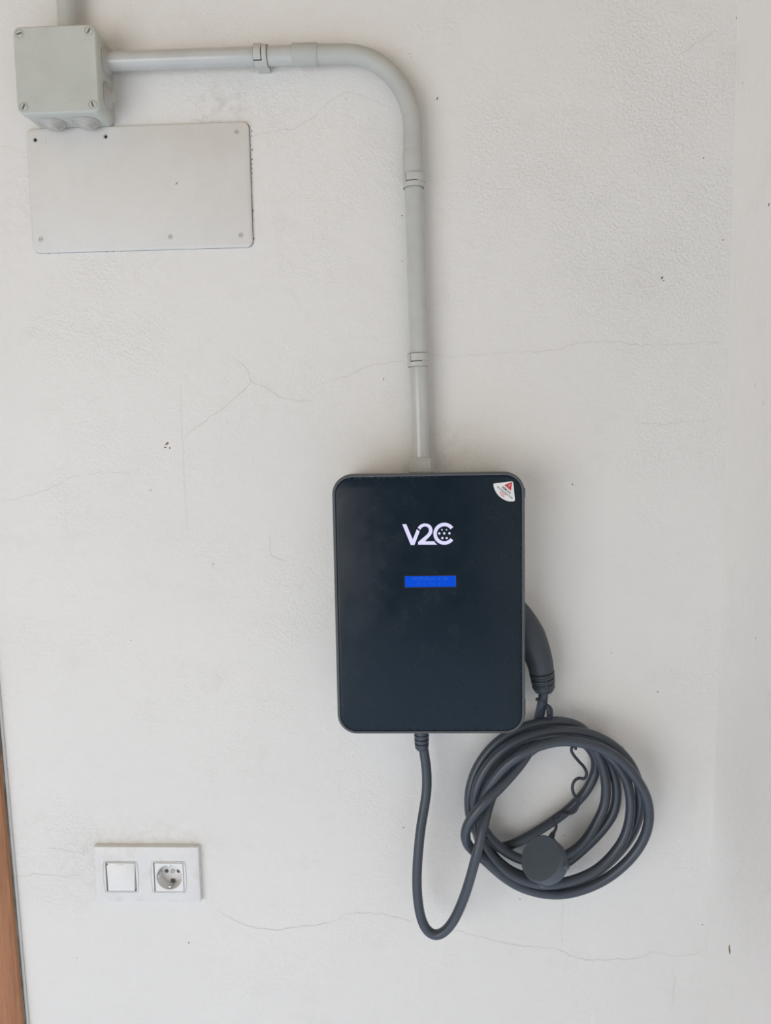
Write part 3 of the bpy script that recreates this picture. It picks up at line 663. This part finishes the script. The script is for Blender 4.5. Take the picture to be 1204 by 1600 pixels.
# ------------------------------------------------------------------ switch and socket plate
sr = Rz(-0.5085, -0.3454, -0.7115, -0.6223)
sw = thing('switch_socket_plate', 'white double wall plate with rocker switch and round power socket', 'socket', ((sr[0]+sr[1])/2, 0, (sr[2]+sr[3])/2))
def zp(x, y, Y): return at(120+x/5.473, 1290+y/5.473, Y)
SYf = -.0095
NP = 96
def barrel(cx, cz, hw, hh, bow, y, rnd=.003):
    """upright rectangle with bowed sides, sampled by angle"""
    pts = []
    for k in range(NP):
        a = 2*math.pi*k/NP; c, s = math.cos(a), math.sin(a)
        m_ = 1/max(abs(c)/hw, abs(s)/hh); x, z = c*m_, s*m_
        x += math.copysign(bow*(1-(z/hh)**2), x)*min(1, abs(x)/hw) if abs(x) > 1e-6 else 0
        pts.append(Vector((cx+x, y, cz+z)))
    return pts
def sqr(x0, x1, z0, z1, cx, cz, y):
    pts = []
    for k in range(NP):
        a = 2*math.pi*k/NP; c, s = math.cos(a), math.sin(a)
        tx = (x1-cx)/c if c > 1e-9 else ((x0-cx)/c if c < -1e-9 else 1e9); tz = (z1-cz)/s if s > 1e-9 else ((z0-cz)/s if s < -1e-9 else 1e9)
        m_ = min(tx, tz); pts.append(Vector((cx+c*m_, y, cz+s*m_)))
    for px_, pz_ in ((x0, z0), (x0, z1), (x1, z0), (x1, z1)):
        k = round((math.atan2(pz_-cz, px_-cx) % (2*math.pi))*NP/(2*math.pi)) % NP; pts[k] = Vector((px_, y, pz_))
    return pts
def circ(cx, cz, r, y): return [Vector((cx+r*math.cos(2*math.pi*k/NP), y, cz+r*math.sin(2*math.pi*k/NP))) for k in range(NP)]
cA = zp(378, 438, SYf); cB = zp(787, 438, SYf); zmid = (cA.z+cB.z)/2
xm = (cA.x+cB.x)/2
bm = bmesh.new()
for c, x0, x1 in ((cA, sr[0], xm), (cB, xm, sr[1])):
    iL, iR = (0.0012 if x0 == sr[0] else 0), (0.0012 if x1 == sr[1] else 0)
    rings(bm, [sqr(x0, x1, sr[2], sr[3], c.x, zmid, 0), sqr(x0, x1, sr[2], sr[3], c.x, zmid, SYf+.0018), sqr(x0+iL*.4, x1-iR*.4, sr[2]+.0005, sr[3]-.0005, c.x, zmid, SYf+.0005), sqr(x0+iL*1.6, x1-iR*1.6, sr[2]+.002, sr[3]-.002, c.x, zmid, SYf),
        barrel(c.x, zmid, .0262, .0258, .0022, SYf), barrel(c.x, zmid, .0258, .0254, .0022, SYf+.0008), barrel(c.x, zmid, .0252, .0248, .0022, SYf+.0008), barrel(c.x, zmid, .0248, .0245, .0022, SYf-.0006),
        sqr(c.x-.0236, c.x+.0236, zmid-.0236, zmid+.0236, c.x, zmid, SYf-.0006), sqr(c.x-.0236, c.x+.0236, zmid-.0236, zmid+.0236, c.x, zmid, SYf+.006)], False, False)
fr = obj('frame', bm, M_white, sw, angle=25)
bm = bmesh.new(); box(bm, (sr[0]+.004, -.0038, sr[2]+.004), (cA.x+.028, -.0030, sr[3]-.004)); obj('mounting_plate', bm, M_gap, sw, smooth=False)
# rocker
def quad_block(c4, y4, yb, m, name, par, bev=.0012):
    bm = bmesh.new(); f = [Vector((x, y, z)) for (x, z), y in zip(c4, y4)]; b = [Vector((p.x, yb, p.z)) for p in f]
    rings(bm, [f, b]); bmesh.ops.bevel(bm, geom=list(bm.edges), offset=bev, segments=2, affect='EDGES', profile=.5); return obj(name, bm, m, par)
x0, x1, z0, z1 = cA.x-.0222, cA.x+.0226, zmid-.0212, zmid+.0222
rk = quad_block(((x0, z1), (x1, z1), (x1-.0008, z0), (x0+.0022, z0)), (SYf-.0005, SYf-.0005, SYf-.0040, SYf-.0040), -.0040, M_white2, 'rocker', sw)
bm = bmesh.new(); box(bm, (cA.x-.005, SYf-.0012, zmid+.0196), (cA.x+.005, SYf, zmid+.0200)); obj('rocker_mark', bm, M_crack, rk, smooth=False)
bm = bmesh.new(); lathe(bm, (cA.x-.0205, SYf-.0001, zmid+.0200), (0, -1, 0), [(0, .0012), (.0007, .0012)], 10); obj('rocker_mark', bm, M_chip, rk)
# socket insert with round well
SX, SZ = cB.x, zmid
hw = .0228; WR = .0196
well = Vector((SX+.0006, 0, SZ))
F2 = SYf-.0014; WY = 0.0075
bm = bmesh.new()
x0, x1, z0, z1 = SX-hw+.0014, SX+hw, SZ-hw, SZ+hw
rings(bm, [sqr(x0, x1, z0, z1, well.x, SZ, -.004), sqr(x0, x1, z0, z1, well.x, SZ, F2+.0006), sqr(x0+.0006, x1-.0006, z0+.0006, z1-.0006, well.x, SZ, F2), circ(well.x, SZ, WR+.0006, F2), circ(well.x, SZ, WR, F2+.0006), circ(well.x, SZ, WR-.0012, WY)], False, True)
si = obj('socket_insert', bm, M_white2, sw, angle=30)
wy = WY
for sx in (-1, 1):
    bm = bmesh.new(); lathe(bm, (well.x+sx*.0095, wy+.0001, SZ), (0, -1, 0), [(0, .0031), (.0004, .0031), (.0004, .0026)], 16); obj('pin_hole', bm, M_chip, si)
bm = bmesh.new(); lathe(bm, (well.x, wy+.0001, SZ), (0, -1, 0), [(0, .0030), (.0016, .0030), (.0018, .0024), (.0012, .0022)], 16); obj('centre_screw', bm, M_metal, si)
for s in (-1, 1):
    bm = bmesh.new(); zc_ = SZ+s*(WR-.0010); box(bm, (well.x-.0026, F2+.0022, min(zc_, zc_-s*.0028)), (well.x+.0026, wy, max(zc_, zc_-s*.0028)), .0006); obj('earth_contact', bm, M_steel, si)
    bm = bmesh.new(); box(bm, (well.x-.0034, WY-.0012, min(zc_, zc_-s*.0060)), (well.x+.0034, wy, max(zc_, zc_-s*.0060)), .0004); obj('contact_recess', bm, M_chip, si)
    bm = bmesh.new(); xs_ = well.x+s*(WR-.0012); box(bm, (min(xs_, xs_-s*.0016), F2+.003, SZ-.0022), (max(xs_, xs_-s*.0016), wy, SZ+.0022), .0005); obj('guide_rib', bm, M_white2, si)

for o in S.objects:
    if 'base' in o: del o['base']
